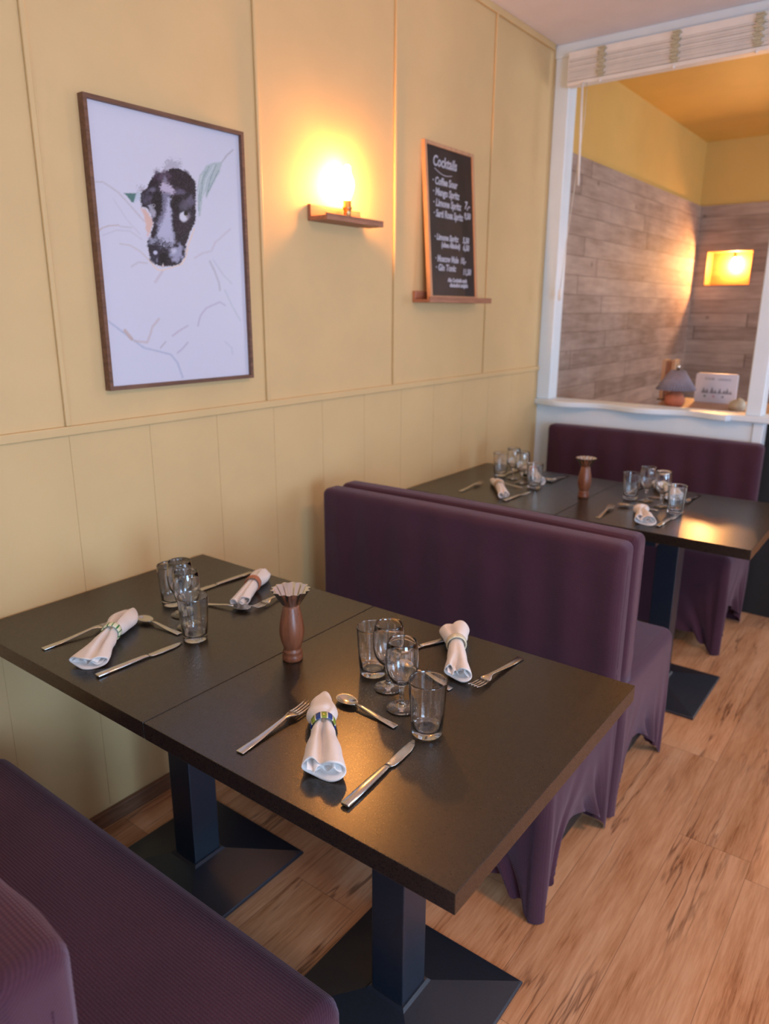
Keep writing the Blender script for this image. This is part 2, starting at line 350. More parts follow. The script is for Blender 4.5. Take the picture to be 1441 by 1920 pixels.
# blind rolled up under the header
th = thing('slatted_blind', 'raised white slatted blind with woven tapes hung under the ceiling beam of the partition', 'blind', (0.095, 3.70, 2.52))
bm = bmesh.new(); random.seed(3)
box(bm, (0, 0, 0.115), (1.0, 0.05, 0.145))
for k in range(13):
    z = 0.02+k*0.0077; dy = random.uniform(-0.003, 0.003); box(bm, (0.0, -0.004+dy, z), (1.0, 0.045+dy, z+0.0052))
obj('slats', bm, 'blind_white', th)
bx('bottom_rail', (0, -0.006, 0.0), (1.0, 0.05, 0.017), 'blind_white', th, 0.003)
for x in (0.165, 0.5, 0.835):
    bm = bmesh.new()
    for k in range(16):
        z = 0.018+k*0.0078; dx = 0.006*math.sin(k*1.9); box(bm, (x-0.016+dx, -0.011-0.002*(k % 2), z), (x+0.016+dx, -0.0045, z+0.0064))
    obj('ladder_tape', bm, 'blind_tape', th)
    bm = bmesh.new(); bmesh.ops.create_uvsphere(bm, u_segments=12, v_segments=8, radius=0.007); bmesh.ops.translate(bm, verts=bm.verts, vec=(x, -0.008, -0.001)); obj('knob', bm, 'blind_white', th, True)
bm = bmesh.new(); tube(bm, [(0.085, -0.018, 0.0), (0.092, -0.02, -0.2), (0.1, -0.02, -0.45)], 0.006); obj('tilt_wand', bm, 'blind_white', th, True)
bm = bmesh.new(); tube(bm, [(0.105, -0.012, 0.0), (0.106, -0.014, -0.15), (0.08, -0.014, -0.45), (0.052, -0.014, -0.75), (0.04, -0.014, -0.93)], 0.0016, 6); obj('pull_cord', bm, 'cord_white', th, True)
bm = bmesh.new(); lathe(bm, [(0.003, -0.93), (0.007, -0.94), (0.009, -0.985), (0.004, -0.99)], 12, 0.04, -0.014); obj('cord_tassel', bm, 'blind_white', th, True)

# counter behind the partition with its small things
th = thing('sideboard', 'wooden topped sideboard with dark front behind the white partition', 'counter', (0, 0, 0))
bm = bmesh.new(); loft(bm, [[(0.60, 3.885, z), (1.50, 3.885, z), (1.50, 4.46, z), (0.50, 4.46, z)] for z in (0.965, 1.0)]); obj('counter_top', bm, 'wood_counter', th)
bm = bmesh.new(); box(bm, (0.64, 3.9, 0.0), (1.46, 4.44, 0.965)); obj('body', bm, 'dark_back', th)
th = thing('table_lamp', 'small table lamp with grey pleated shade and round terracotta base on the sideboard', 'lamp', (0.672, 4.0, 1.0))
bm = bmesh.new(); lathe(bm, [(0.02, 0), (0.04, 0.004), (0.05, 0.022), (0.049, 0.042), (0.04, 0.062), (0.024, 0.078), (0.012, 0.088)], 32); obj('base', bm, 'terracotta', th, True)
bm = bmesh.new(); lathe(bm, [(0.005, 0.085), (0.005, 0.19), (0.01, 0.193), (0.01, 0.212), (0.004, 0.216)], 14); obj('stem', bm, 'steel', th, True)
bm = bmesh.new(); pl = lambda a, r, z: 1+0.035*math.cos(40*a)
lathe(bm, [(0.098, 0.088), (0.036, 0.186), (0.033, 0.186), (0.0945, 0.088)], 160, close=True, fn=pl); obj('pleated_shade', bm, 'shade_grey', th, True)
th = thing('wooden_stand', 'upright light wooden stand with tan centre behind the pleated table lamp', 'stand', (0.55, 4.28, 1.0))
bx('edge', (-0.034, -0.03, 0), (-0.016, 0.06, 0.222), 'wood_light', th, 0.002); bx('edge', (0.016, -0.03, 0), (0.034, 0.06, 0.222), 'wood_light', th, 0.002)
bx('center_panel', (-0.016, -0.012, 0), (0.016, 0.05, 0.214), 'wood_shelf', th); bx('foot', (-0.042, -0.04, 0), (0.042, 0.07, 0.008), 'wood_walnut', th)
th = thing('framed_notice', 'white rounded notice board with faint grey drawing and two grey words, leaning on sideboard', 'sign', (0.69, 4.30, 1.0), 0)
sgn = thing  # alias keeps naming simple
bm = bmesh.new()
def rrect(w, h, r, y, n=6):
    pts = []
    for cx, cz, a0 in ((w-r, h-r, 0), (r, h-r, 90), (r, r, 180), (w-r, r, 270)):
        for k in range(n+1):
            a = math.radians(a0+90*k/n); pts.append((cx+r*math.cos(a), y, cz+r*math.sin(a)))
    return pts
loft(bm, [rrect(0.212, 0.156, 0.012, 0.0), rrect(0.212, 0.156, 0.012, 0.02)]); obj('panel', bm, 'paper_white', th)
def text_mesh(body, size, mat, parent, loc, rot, shear=0.0, sx=1.0, name='lettering', bold=0.0):
    cu = bpy.data.curves.new('t', 'FONT'); cu.body = body; cu.size = size; cu.shear = shear; cu.offset = bold; cu.extrude = 0.0003; cu.resolution_u = 3
    tmp = bpy.data.objects.new('t', cu); C.objects.link(tmp)
    me = bpy.data.meshes.new_from_object(tmp.evaluated_get(bpy.context.evaluated_depsgraph_get()))
    bpy.data.objects.remove(tmp); me.name = name; me.materials.clear(); me.materials.append(M[mat])
    o = bpy.data.objects.new(name, me); C.objects.link(o); o.parent = parent; o.location = loc; o.rotation_euler = rot; o.scale = (sx, 1, 1); return o
FR = (PI/2, 0, 0)
text_mesh('YOUR', 0.019, 'print_grey', th, (0.045, -0.0008, 0.121), FR); text_mesh('CHOICE', 0.017, 'print_grey', th, (0.115, -0.0008, 0.120), FR)
bm = bmesh.new()
for i, (cx, hh) in enumerate(((0.045, 0.032), (0.062, 0.026), (0.088, 0.036), (0.105, 0.02), (0.128, 0.03), (0.15, 0.022), (0.165, 0.034), (0.182, 0.018))):
    pts = [(cx-0.011, -0.0006, 0.05), (cx+0.011, -0.0006, 0.05), (cx+0.002, -0.0006, 0.05+hh)]; q = [(x, 0.0002, z) for x, _, z in pts]
    loft(bm, [pts, q])
obj('drawing', bm, 'print_grey', th)
for cx, mt in ((0.055, 'print_green'), (0.1, 'print_pink'), (0.147, 'print_grey')):
    bm = bmesh.new(); p = [(cx+0.006*math.cos(2*PI*i/16), 0, 0.034+0.006*math.sin(2*PI*i/16)) for i in range(16)]
    loft(bm, [[(a, -0.0008, c_) for a, _, c_ in p], [(a, 0.0002, c_) for a, _, c_ in p]]); obj('dot', bm, mt, th)
bm = bmesh.new(); bmesh.ops.create_uvsphere(bm, u_segments=24, v_segments=14, radius=1)
for v in bm.verts: v.co = Vector((v.co.x*0.042, v.co.y*0.04, max(v.co.z, -0.6)*0.034*(1.25 if v.co.x > 0 else 1)+0.0204))
tag(obj('stone', bm, 'cream_ceramic', smooth=True, loc=(0.965, 4.05, 1.0)), 'pale rounded stone lying on the sideboard beside the right white post', 'stone')

# ------------------------------------------------------------------ picture with dog
PY0, PY1, PZ0, PZ1 = 1.149, 1.659, 1.271, 1.979
th = thing('framed_picture', 'large brown framed print of a dog face peeking from white blankets on yellow wall', 'picture', (0, 0, 0))
bm = bmesh.new(); fw = 0.010
box(bm, (0.001, PY0, PZ0), (0.024, PY0+fw, PZ1)); box(bm, (0.001, PY1-fw, PZ0), (0.024, PY1, PZ1)); box(bm, (0.001, PY0+fw, PZ0), (0.024, PY1-fw, PZ0+fw)); box(bm, (0.001, PY0+fw, PZ1-fw), (0.024, PY1-fw, PZ1))
obj('frame', bm, 'wood_walnut', th)
def paint_print():
    ny, nz = 380, 530
    ya, yb, za, zb = PY0+fw, PY1-fw, PZ0+fw, PZ1-fw
    src = np.array([(1.16, 1.28), (1.16, 1.97), (1.65, 1.28), (1.65, 1.97)]); dst = np.array([(212.4, 726.1), (161.2, 181.6), (470.2, 703.1), (450.5, 253.2)])
    A = []; B = []
    for (u, v), (X, Y) in zip(src, dst):
        A.append([u, v, 1, 0, 0, 0, -X*u, -X*v]); B.append(X); A.append([0, 0, 0, u, v, 1, -Y*u, -Y*v]); B.append(Y)
    h = np.append(np.linalg.solve(np.array(A), np.array(B)), 1).reshape(3, 3)
    gy, gz = np.meshgrid(np.linspace(ya, yb, ny), np.linspace(za, zb, nz))
    q = h @ np.stack([gy.ravel(), gz.ravel(), np.ones(gy.size)]); px, py = q[0]/q[2], q[1]/q[2]
    X = (px-230)*4.363; Y = (py-280)*4.363   # drawing coordinates
    rng = np.random.RandomState(4)
    def smooth_noise(sc, seed):
        r = np.random.RandomState(seed); g = r.rand(260, 260); x = (X/sc) % 250; y = (Y/sc) % 250
        xi = x.astype(int); yi = y.astype(int); fx = x-xi; fy = y-yi; fx = fx*fx*(3-2*fx); fy = fy*fy*(3-2*fy)
        return (g[yi, xi]*(1-fx)+g[yi, xi+1]*fx)*(1-fy)+(g[yi+1, xi]*(1-fx)+g[yi+1, xi+1]*fx)*fy
    n1 = smooth_noise(22, 1)-0.5; n2 = smooth_noise(9, 2)-0.5; fur = (np.sin(0)+smooth_noise(14, 5)-0.5)
    col = np.tile(np.array(srgb(206, 206, 222)[:3]), (X.size, 1))
    def over(mask, rgb): 
        nonlocal col
        mk = np.clip(mask, 0, 1)[:, None]; col = col*(1-mk)+np.array(srgb(*rgb)[:3])*mk
    def sdf(poly):
        P = np.array(poly, float); d = np.full(X.size, 1e9); ins = np.zeros(X.size, bool)
        for i in range(len(P)):
            a = P[i]; b = P[(i+1) % len(P)]; e = b-a; t = np.clip(((X-a[0])*e[0]+(Y-a[1])*e[1])/(e@e), 0, 1)
            d = np.minimum(d, np.hypot(X-a[0]-t*e[0], Y-a[1]-t*e[1]))
            c = ((a[1] > Y) != (b[1] > Y)) & (X < (b[0]-a[0])*(Y-a[1])/(b[1]-a[1]+1e-9)+a[0]); ins ^= c
        return np.where(ins, -d, d)
    def poly(p, rgb, soft=8, al=1, nz=14): over(al*np.clip(0.5-(sdf(p)+n2*nz)/soft, 0, 1), rgb)
    def ell(cx, cy, rx, ry, rgb, soft=0.2, al=1, nz=0.3): over(al*np.clip((1-np.hypot((X-cx)/rx, (Y-cy)/ry)+n1*nz)/soft, 0, 1), rgb)
    def line(pts, w, rgb, al=0.5, soft=5):
        P = np.array(pts, float); d = np.full(X.size, 1e9)
        for a, b in zip(P, P[1:]):
            e = b-a; t = np.clip(((X-a[0])*e[0]+(Y-a[1])*e[1])/(e@e), 0, 1); d = np.minimum(d, np.hypot(X-a[0]-t*e[0], Y-a[1]-t*e[1]))
        over(al*np.clip((w-d+n2*4)/soft, 0, 1), rgb)
    # blanket lines, coordinates measured on a second sheet
    k = 4.363/3.147; ox = (120-230)*4.363; oy = (150-280)*4.363
    c1 = lambda pts: [(x*k+ox, y*k+oy) for x, y in pts]
    L = [([(170, 600), (240, 600), (330, 660), (420, 760), (480, 830)], 5, (190, 180, 180), .6), ([(300, 700), (380, 820), (460, 910)], 4, (196, 190, 205), .5),
         ([(200, 910), (230, 875), (270, 860), (330, 855)], 5, (200, 175, 165), .7), ([(340, 862), (410, 870)], 5, (190, 180, 180), .5), ([(240, 915), (320, 885), (400, 890), (470, 940)], 5, (198, 192, 205), .5),
         ([(340, 965), (400, 975), (460, 1010), (510, 1060)], 5, (205, 190, 180), .6), ([(410, 1100), (450, 1075), (500, 1080)], 6, (196, 186, 190), .5),
         ([(240, 1400), (320, 1460), (400, 1520), (480, 1580), (560, 1600), (640, 1620), (680, 1670), (710, 1755)], 6, (176, 186, 214), .7),
         ([(800, 1450), (815, 1390), (850, 1345), (930, 1310), (960, 1330)], 6, (190, 176, 205), .6), ([(870, 1070), (900, 1130), (925, 1200), (930, 1240)], 6, (190, 186, 196), .7),
         ([(890, 1060), (950, 1150), (1000, 1200)], 5, (190, 190, 208), .5), ([(370, 1480), (410, 1530)], 9, (205, 180, 175), .8), ([(430, 1540), (500, 1550), (520, 1500), (530, 1460), (570, 1410)], 7, (210, 188, 190), .6),
         ([(650, 1510), (690, 1480), (740, 1450)], 6, (195, 178, 200), .6), ([(580, 1580), (610, 1545)], 5, (185, 170, 185), .7), ([(680, 1610), (710, 1585), (740, 1550)], 6, (188, 176, 205), .6),
         ([(1005, 410), (970, 440), (940, 485)], 4, (160, 155, 160), .7), ([(960, 1240), (1000, 1330), (1050, 1420)], 5, (180, 192, 206), .5), ([(780, 1050), (830, 1020), (880, 1010), (900, 960), (990, 880)], 6, (205, 190, 200), .5),
         ([(960, 1545), (1000, 1580), (1005, 1620)], 5, (190, 196, 215), .5), ([(550, 1190), (590, 1130)], 8, (205, 190, 200), .5), ([(690, 1060), (730, 1000)], 6, (230, 196, 160), .7)]
    for p, w, rgb, al in L: line(c1(p), w*2.2, tuple(int(c*0.93) for c in rgb), al, 12)
    poly([(165, 480), (200, 490), (250, 560), (262, 610), (245, 660), (220, 710), (205, 650), (195, 570)], (214, 170, 148), 16, .75)
    line([(230, 900), (260, 945), (300, 985), (335, 990), (420, 965), (500, 935), (535, 870), (545, 800), (600, 650)], 8, (226, 200, 176), .7)
    poly([(22, 356), (130, 356), (104, 432), (88, 430), (50, 380)], (84, 122, 118), 8, 1, 4)
    poly([(120, 356), (170, 340), (180, 400), (110, 430)], (170, 190, 205), 10, .6)
    poly([(700, 128), (760, 108), (830, 98), (806, 190), (745, 300), (697, 408), (690, 340), (668, 400), (650, 545), (635, 550), (628, 450), (622, 330), (640, 215)], (172, 186, 190), 8, .9, 8)
    for p in ([(720, 140), (668, 260), (650, 420)], [(780, 125), (735, 230), (700, 380)], [(690, 180), (645, 300), (636, 500)], [(800, 170), (740, 290), (712, 350)]): line(p, 5, (112, 138, 142), .8)
    for p in ([(760, 130), (700, 240), (668, 380)], [(660, 210), (632, 360)]): line(p, 6, (205, 214, 218), .7)
    line([(830, 100), (870, 50), (920, 0)], 5, (165, 160, 168), .6)
    # hair on top
    poly([(335, 185), (372, 92), (412, 76), (486, 98), (478, 160), (400, 170)], (150, 148, 165), 26, .6, 60); poly([(262, 200), (282, 150), (320, 160), (330, 190)], (160, 158, 174), 20, .6, 40); poly([(145, 350), (138, 300), (185, 290), (200, 330)], (160, 158, 174), 20, .6, 40); line([(520, 165), (550, 185)], 9, (70, 66, 90), .8, 9)
    head = [(158, 360), (175, 335), (205, 325), (240, 250), (290, 180), (345, 195), (400, 158), (470, 150), (520, 175), (560, 195), (612, 265), (612, 400), (612, 580), (565, 680), (530, 790), (522, 880), (480, 940), (400, 955), (340, 962), (280, 940), (240, 890), (222, 820), (214, 760), (238, 715), (255, 645), (268, 600), (238, 515), (212, 480), (172, 468), (160, 420)]
    poly(head, (34, 24, 32), 10)
    # mid tones
    ell(345, 215, 75, 60, (90, 70, 92), .6, .8, .9); ell(220, 395, 48, 60, (82, 78, 98), .6, .8, .9); ell(260, 330, 40, 26, (120, 114, 136), .7, .7); ell(285, 230, 30, 40, (60, 34, 60), .8, .6)
    ell(475, 350, 90, 40, (104, 96, 120), .7, .75, .9); ell(570, 430, 46, 60, (100, 94, 116), .7, .8, .9)
    poly([(318, 300), (350, 262), (400, 290), (440, 335), (425, 370), (395, 365), (330, 350)], (188, 178, 202), 22, .95, 30)
    poly([(335, 350), (400, 360), (408, 480), (420, 620), (395, 700), (300, 700), (292, 600), (335, 520), (345, 430)], (128, 126, 150), 26, .9, 26)
    poly([(385, 400), (410, 400), (412, 520), (424, 650), (440, 760), (400, 800), (320, 800), (296, 700), (330, 600), (365, 520)], (182, 184, 210), 26, .9, 24)
    ell(360, 250, 20, 50, (160, 158, 180), .8, .5)
    # eye sockets
    ell(296, 425, 44, 105, (20, 12, 18), .3, 1, .4); ell(455, 440, 54, 80, (22, 10, 16), .3, 1, .4); ell(520, 460, 55, 60, (104, 100, 118), .7, .6); ell(440, 580, 26, 110, (30, 18, 26), .5, .8)
    ell(500, 640, 70, 90, (42, 28, 38), .6, .8); ell(520, 560, 70, 56, (50, 38, 50), .5, .7)
    poly([(225, 460), (245, 450), (262, 480), (282, 500), (285, 540), (262, 560), (238, 520)], (168, 166, 184), 14, .9); ell(266, 458, 17, 17, (150, 148, 160), .3); ell(268, 456, 9, 9, (40, 30, 36), .3); line([(262, 560), (274, 610)], 5, (90, 84, 100), .7)
    ell(515, 548, 40, 48, (205, 206, 220), .3, 1, .15); ell(548, 535, 26, 40, (120, 112, 126), .5, .8); ell(532, 522, 21, 24, (24, 18, 20), .25); line([(480, 520), (510, 500), (550, 505), (570, 530)], 6, (24, 16, 20), .9)
    ell(535, 540, 9, 6, (150, 140, 100), .4, .6)
    # muzzle
    ell(262, 745, 46, 40, (170, 172, 196), .7, .8, 1.0); ell(450, 850, 75, 75, (158, 160, 188), .5, .9, .9); ell(340, 800, 90, 60, (60, 54, 70), .7, .7, 1.4); ell(430, 830, 32, 30, (202, 204, 226), .8, .9)
    sp = (smooth_noise(11, 9) > 0.6)*(np.clip(1-np.hypot((X-330)/120, (Y-800)/90), 0, 1)*2); over(np.clip(sp, 0, .85), (36, 28, 40))
    ell(285, 890, 56, 56, (48, 42, 58), .4, .9, .5); ell(282, 845, 20, 20, (196, 196, 220), .4, .95, .2); ell(295, 905, 10, 26, (130, 130, 150), .6, .7)
    ell(346, 893, 42, 54, (12, 6, 12), .2, 1, .1); ell(488, 905, 10, 22, (40, 36, 60), .5, .8); poly([(330, 965), (345, 930), (356, 965)], (205, 190, 190), 6, .9, 2)
    over(0.12*np.clip(smooth_noise(5, 11)-0.4, 0, 1)*(sdf(head) < 0), (200, 200, 220))
    me = bpy.data.meshes.new('dog_print'); verts = np.stack([np.full(gy.size, 0.012), gy.ravel(), gz.ravel()], 1)
    i = np.arange(ny*nz).reshape(nz, ny); faces = np.stack([i[:-1, :-1], i[:-1, 1:], i[1:, 1:], i[1:, :-1]], -1).reshape(-1, 4)
    me.from_pydata(verts.tolist(), [], faces.tolist()); ca = me.color_attributes.new('paint', 'FLOAT_COLOR', 'POINT')
    ca.data.foreach_set('color', np.hstack([col, np.ones((col.shape[0], 1))]).astype(np.float32).ravel()); me.materials.append(M['print_paint'])
    o = bpy.data.objects.new('dog_print', me); C.objects.link(o); return o
o = paint_print(); o.parent = th; o['label'] = 'black and white dog face print on pale paper'
bx('backing_board', (0.002, PY0+0.004, PZ0+0.004), (0.0115, PY1-0.004, PZ1-0.004), 'paper_white', th)

# ------------------------------------------------------------------ lamp shelf
th = thing('picture_ledge', 'small brown wooden wall ledge holding the glowing bulb lamp', 'shelf', (0.001, 1.95, 1.765))
bx('back_plate', (0, 0.0, 0), (0.014, 0.262, 0.052), 'wood_shelf', th, 0.001); bx('ledge_board', (0.0145, 0.0, 0), (0.085, 0.305, 0.014), 'wood_shelf', th, 0.001); bx('front_lip', (0.078, 0.0, 0.0142), (0.085, 0.305, 0.02), 'wood_shelf', th)
th = thing('bulb_lamp', 'glowing filament bulb in a ribbed brass socket on the small wall ledge', 'lamp', (0.048, 2.10, 1.7795))
bm = bmesh.new(); lathe(bm, [(0.015, 0), (0.016, 0.004), (0.013, 0.008), (0.013, 0.03), (0.017, 0.034), (0.017, 0.038), (0.013, 0.042), (0.014, 0.058), (0.010, 0.062)], 28); obj('socket', bm, 'brass', th, True)
bm = bmesh.new(); lathe(bm, [(0.010, 0.063), (0.012, 0.072), (0.020, 0.09), (0.0235, 0.108), (0.021, 0.126), (0.0145, 0.14), (0.012, 0.15), (0.011, 0.165), (0.005, 0.172)], 32); obj('glass_bulb', bm, 'bulb_sconce', th, True)
for ob in th.children: pass

# ------------------------------------------------------------------ chalkboard and shelf
th = thing('picture_ledge', 'longer brown wooden wall ledge under the chalkboard menu', 'shelf', (0.001, 2.563, 1.51))
bx('back_plate', (0, 0, 0), (0.012, 0.5, 0.045), 'wood_shelf', th, 0.001); bx('ledge_board', (0.0125, 0, 0), (0.085, 0.5, 0.012), 'wood_shelf', th, 0.001); bx('front_lip', (0.077, 0, 0.0122), (0.085, 0.5, 0.022), 'wood_shelf', th)
BW, BH = 0.375, 0.60
tilt = math.atan2(0.045, BH)
th = thing('chalkboard', 'black chalkboard menu in light wooden frame leaning on the wall ledge', 'menu board', (0.052, 2.612, 1.5235)); th.rotation_euler = (0, -tilt, 0)
bm = bmesh.new(); w = 0.014
box(bm, (-0.012, 0, 0), (0.006, w, BH)); box(bm, (-0.012, BW-w, 0), (0.006, BW, BH)); box(bm, (-0.012, w, 0), (0.006, BW-w, w)); box(bm, (-0.012, w, BH-w), (0.006, BW-w, BH)); obj('frame', bm, 'wood_light', th)
bx('board', (-0.008, w-0.002, w-0.002), (0.0, BW-w+0.002, BH-w+0.002), 'chalkboard', th)
TR = (PI/2, 0, PI/2)
def chalk(s_, y, z, size, sx=1.0, sh=0.25, b=0.0014): return text_mesh(s_, size, 'chalk', th, (0.0008, y, z), TR, sh, sx, 'chalk_lettering', b)
chalk('Cocktails', 0.058, 0.515, 0.056, 0.86)
for i, (s_, y) in enumerate((('\u00b7 Coffee Sour', 0.05), ('\u00b7 Mango Spritz', 0.05), ('\u00b7 Limone Spritz', 0.05), ('\u00b7 Sarti Rosa Spritz', 0.05))): chalk(s_, y, 0.446-0.041*i, 0.040, 0.86 if i != 3 else 0.78)
chalk('7,-', 0.292, 0.375, 0.042); chalk('9,50', 0.287, 0.335, 0.034, 0.9)
chalk('\u00b7 Limone Spritz', 0.05, 0.235, 0.033, 0.9); chalk('(ohne Alkohol)', 0.1, 0.208, 0.028, 0.85); chalk('5,50', 0.27, 0.235, 0.033, 0.9); chalk('6,50', 0.27, 0.205, 0.033, 0.9)
chalk('\u00b7 Moscow Mule', 0.05, 0.15, 0.036, 0.8); chalk('\u00b7 Gin Tonic', 0.05, 0.115, 0.036, 0.95); chalk('10,-', 0.245, 0.15, 0.034, 0.9); chalk('11,50', 0.262, 0.105, 0.034, 0.9)
chalk('Alle Cocktails auch', 0.14, 0.072, 0.021, 0.95, 0.1); chalk('alkoholfrei m\u00f6glich', 0.155, 0.052, 0.02, 0.95, 0.1)
bm = bmesh.new(); pts = [(0.0006, 0.07+0.13*k/14, 0.505-0.012*math.sin(PI*k/14)-0.001*k) for k in range(15)]; tube(bm, pts, 0.0016, 6); obj('underline', bm, 'chalk', th)

# ------------------------------------------------------------------ booth benches in stretch covers
BWD, BD, ST, BT = 1.065, 0.478, 0.465, 0.893
def bench_proto():
    th = thing('upholstered_bench', '', 'bench')
    hw = BWD/2; r = 0.03
    per = []   # perimeter samples: (x, y, nx, ny, side t, side)
    def side(ax, ay, bx_, by_, nx, ny, n, kind):
        for k in range(n):
            t = k/n; per.append((ax+(bx_-ax)*t, ay+(by_-ay)*t, nx, ny, (k+0.0)/n, kind))
    def corner(cx, cy, a0):
        for k in range(6):
            a = a0+PI/2*k/6; per.append((cx+r*math.cos(a), cy+r*math.sin(a), math.cos(a), math.sin(a), 0, 'c'))
    side(-hw+r, 0, hw-r, 0, 0, -1, 150, 'f'); corner(hw-r, r, -PI/2)
    side(hw, r, hw, BD-r, 1, 0, 90, 's'); corner(hw-r, BD-r, 0)
    side(hw-r, BD, -hw+r, BD, 0, 1, 60, 'b'); corner(-hw+r, BD-r, PI/2)
    side(-hw, BD-r, -hw, r, -1, 0, 90, 's'); corner(-hw+r, r, PI)
    rings = []
    for ins, z in ((0.028, ST), (0.022, ST-0.002), (0.012, ST-0.008), (0.004, ST-0.018), (0.0, ST-0.034)):
        rings.append([(x-nx*ins, y-ny*ins, z) for x, y, nx, ny, t, k in per])
    K = 26; ztop = ST-0.05
    for j in range(K+1):
        q = j/K; ring = []
        for i, (x, y, nx, ny, t, kind) in enumerate(per):
            hem = 0.0; inn = 0.0; dist = 9
            if kind == 's':
                hem = 0.145*math.sin(PI*t)**0.75; inn = 0.035*math.sin(PI*t); dist = min(t, 1-t)*(BD-2*r)
            elif kind == 'f':
                hem = 0.075*min(1, 3.4*math.sin(PI*t))**1.0; inn = 0.012*min(1, 3*math.sin(PI*t)); dist = min(t, 1-t)*(BWD-2*r)
            elif kind == 'c': dist = 0
            env = math.exp(-(dist/0.12)**2)*q**0.9*min(1, dist/0.025)
            phs = math.atan2(dist, 0.42*(1-q)+0.09)
            rip = (0.010*math.sin(phs*12+x*3)-0.024*abs(math.sin(phs*8.5+x*2+0.5))**4)*env+0.0012*math.sin(x*47+y*61+3*q)*q if kind != 'c' else 0
            flare = 0.004*q if kind == 'c' else 0
            d = rip-inn*q*q+flare+0.003*math.sin(PI*q)
            if kind == 'b' or (kind == 'c' and y > BD/2): d = -0.004*q
            z = ztop+(hem+0.003-ztop)*q
            ring.append((x+nx*d, y+ny*d, z))
        rings.append(ring)
    bm = bmesh.new(); vs = loft(bm, rings, cap=False)
    bm.faces.new(vs[0]); obj('seat_cover', bm, 'fabric_aubergine', th, True)
    bm = bmesh.new(); box(bm, (-hw+0.05, 0.06, 0.08), (hw-0.05, BD-0.03, ST-0.06)); obj('seat_box', bm, 'dark_back', th)
    # back
    bm = bmesh.new(); box(bm, (-hw+0.005, BD-0.084, ST-0.03), (hw-0.005, BD-0.001, BT))
    bmesh.ops.recalc_face_normals(bm, faces=bm.faces)
    ed = [e for e in bm.edges if not all(v.co.z < ST for v in e.verts)]
    bmesh.ops.bevel(bm, geom=ed, offset=0.027, segments=6, profile=0.55, affect='EDGES')
    for k in range(1, 70):
        x = -hw+BWD*k/70; bmesh.ops.bisect_plane(bm, geom=bm.verts[:]+bm.edges[:]+bm.faces[:], plane_co=(x, 0, 0), plane_no=(1, 0, 0))
    for k in range(1, 12):
        z = ST+(BT-ST)*k/12; bmesh.ops.bisect_plane(bm, geom=bm.verts[:]+bm.edges[:]+bm.faces[:], plane_co=(0, 0, z), plane_no=(0, 0, 1))
    for v in bm.verts:
        if v.co.y < BD-0.04:
            u = v.co.x+hw; f = math.sin(PI*min(1, max(0, (v.co.z-ST)/(BT-ST))))**0.5
            v.co.y += 0.0055*f*math.sin(u*2*PI/0.135+0.6*math.sin(u*7)+0.8*(v.co.z-0.6))-0.012*f*math.sin(PI*u/BWD)**0.5
        v.co.z += 0.004*math.sin(PI*(v.co.x+hw)/BWD)*(v.co.z > 0.8)
    obj('backrest', bm, 'fabric_aubergine', th, True)
    # side seam
    for sx in (-1, 1):
        bm = bmesh.new(); pts = [(sx*(hw-0.0055), BD-0.055+0.004*math.sin(z*9), z) for z in [ST-0.02+(BT-0.04-ST)*k/16 for k in range(17)]]; tube(bm, pts, 0.0016, 6); obj('seam', bm, 'fabric_aubergine', th, True)
    return th
BX = 0.6625
b0 = bench_proto(); b0.location = (BX, 1.446, 0); b0['label'] = 'aubergine covered bench facing away, on the far side of the near dark table'
b0['label'] = 'aubergine fabric bench tucked against the near table, its back towards the far table'; b0['group'] = 'aubergine booth benches'
dup(b0, (BX, 1.446+2*BD+0.012, 0), PI, 'aubergine bench facing the far table, back to back with the bench at the near table')
dup(b0, (BX-0.02, 3.285, 0), 0, 'aubergine fabric bench standing against the white partition')
dup(b0, (BX, 0.708, 0), PI, 'aubergine fabric bench in the lower left foreground, before the near table')

# ------------------------------------------------------------------ tables
def table_proto():
    th = thing('pedestal_table', '', 'table'); hx, hy = 0.3395, 0.349
    bm = bmesh.new(); box(bm, (-hx, -hy, 0.705), (hx, hy, 0.74)); obj('tabletop', bm, 'table_laminate', th, bevel=0.0012)
    bm = bmesh.new(); box(bm, (-0.042, -0.042, 0.03), (0.042, 0.042, 0.69)); obj('column', bm, 'black_metal', th, bevel=0.003)
    bm = bmesh.new()
    rings = [[(s*a, t*a, z) for s, t in ((-1, -1), (1, -1), (1, 1), (-1, 1))] for a, z in ((0.2, 0.0), (0.203, 0.002), (0.203, 0.008), (0.2, 0.011), (0.052, 0.046), (0.046, 0.052), (0.043, 0.052))]
    loft(bm, rings); obj('base_plate', bm, 'black_metal', th)
    bm = bmesh.new(); box(bm, (-0.16, -0.16, 0.69), (0.16, 0.16, 0.7045)); box(bm, (-0.025, -0.3, 0.675), (0.025, 0.3, 0.69)); obj('top_bracket', bm, 'black_metal', th)
    return th
t0 = table_proto(); t0.location = (0.3495, 1.075, 0); t0['label'] = 'dark square pedestal table against the yellow wall, nearest the camera'; t0['group'] = 'dark pedestal tables'
dup(t0, (1.0305, 1.075, 0), 0, 'dark square pedestal table nearest the camera on the aisle side')
dup(t0, (0.3495, 2.877, 0), 0, 'dark square pedestal table against the wall in the far booth')
dup(t0, (1.0305, 2.877, 0), 0, 'dark square pedestal table on the aisle side of the far booth')

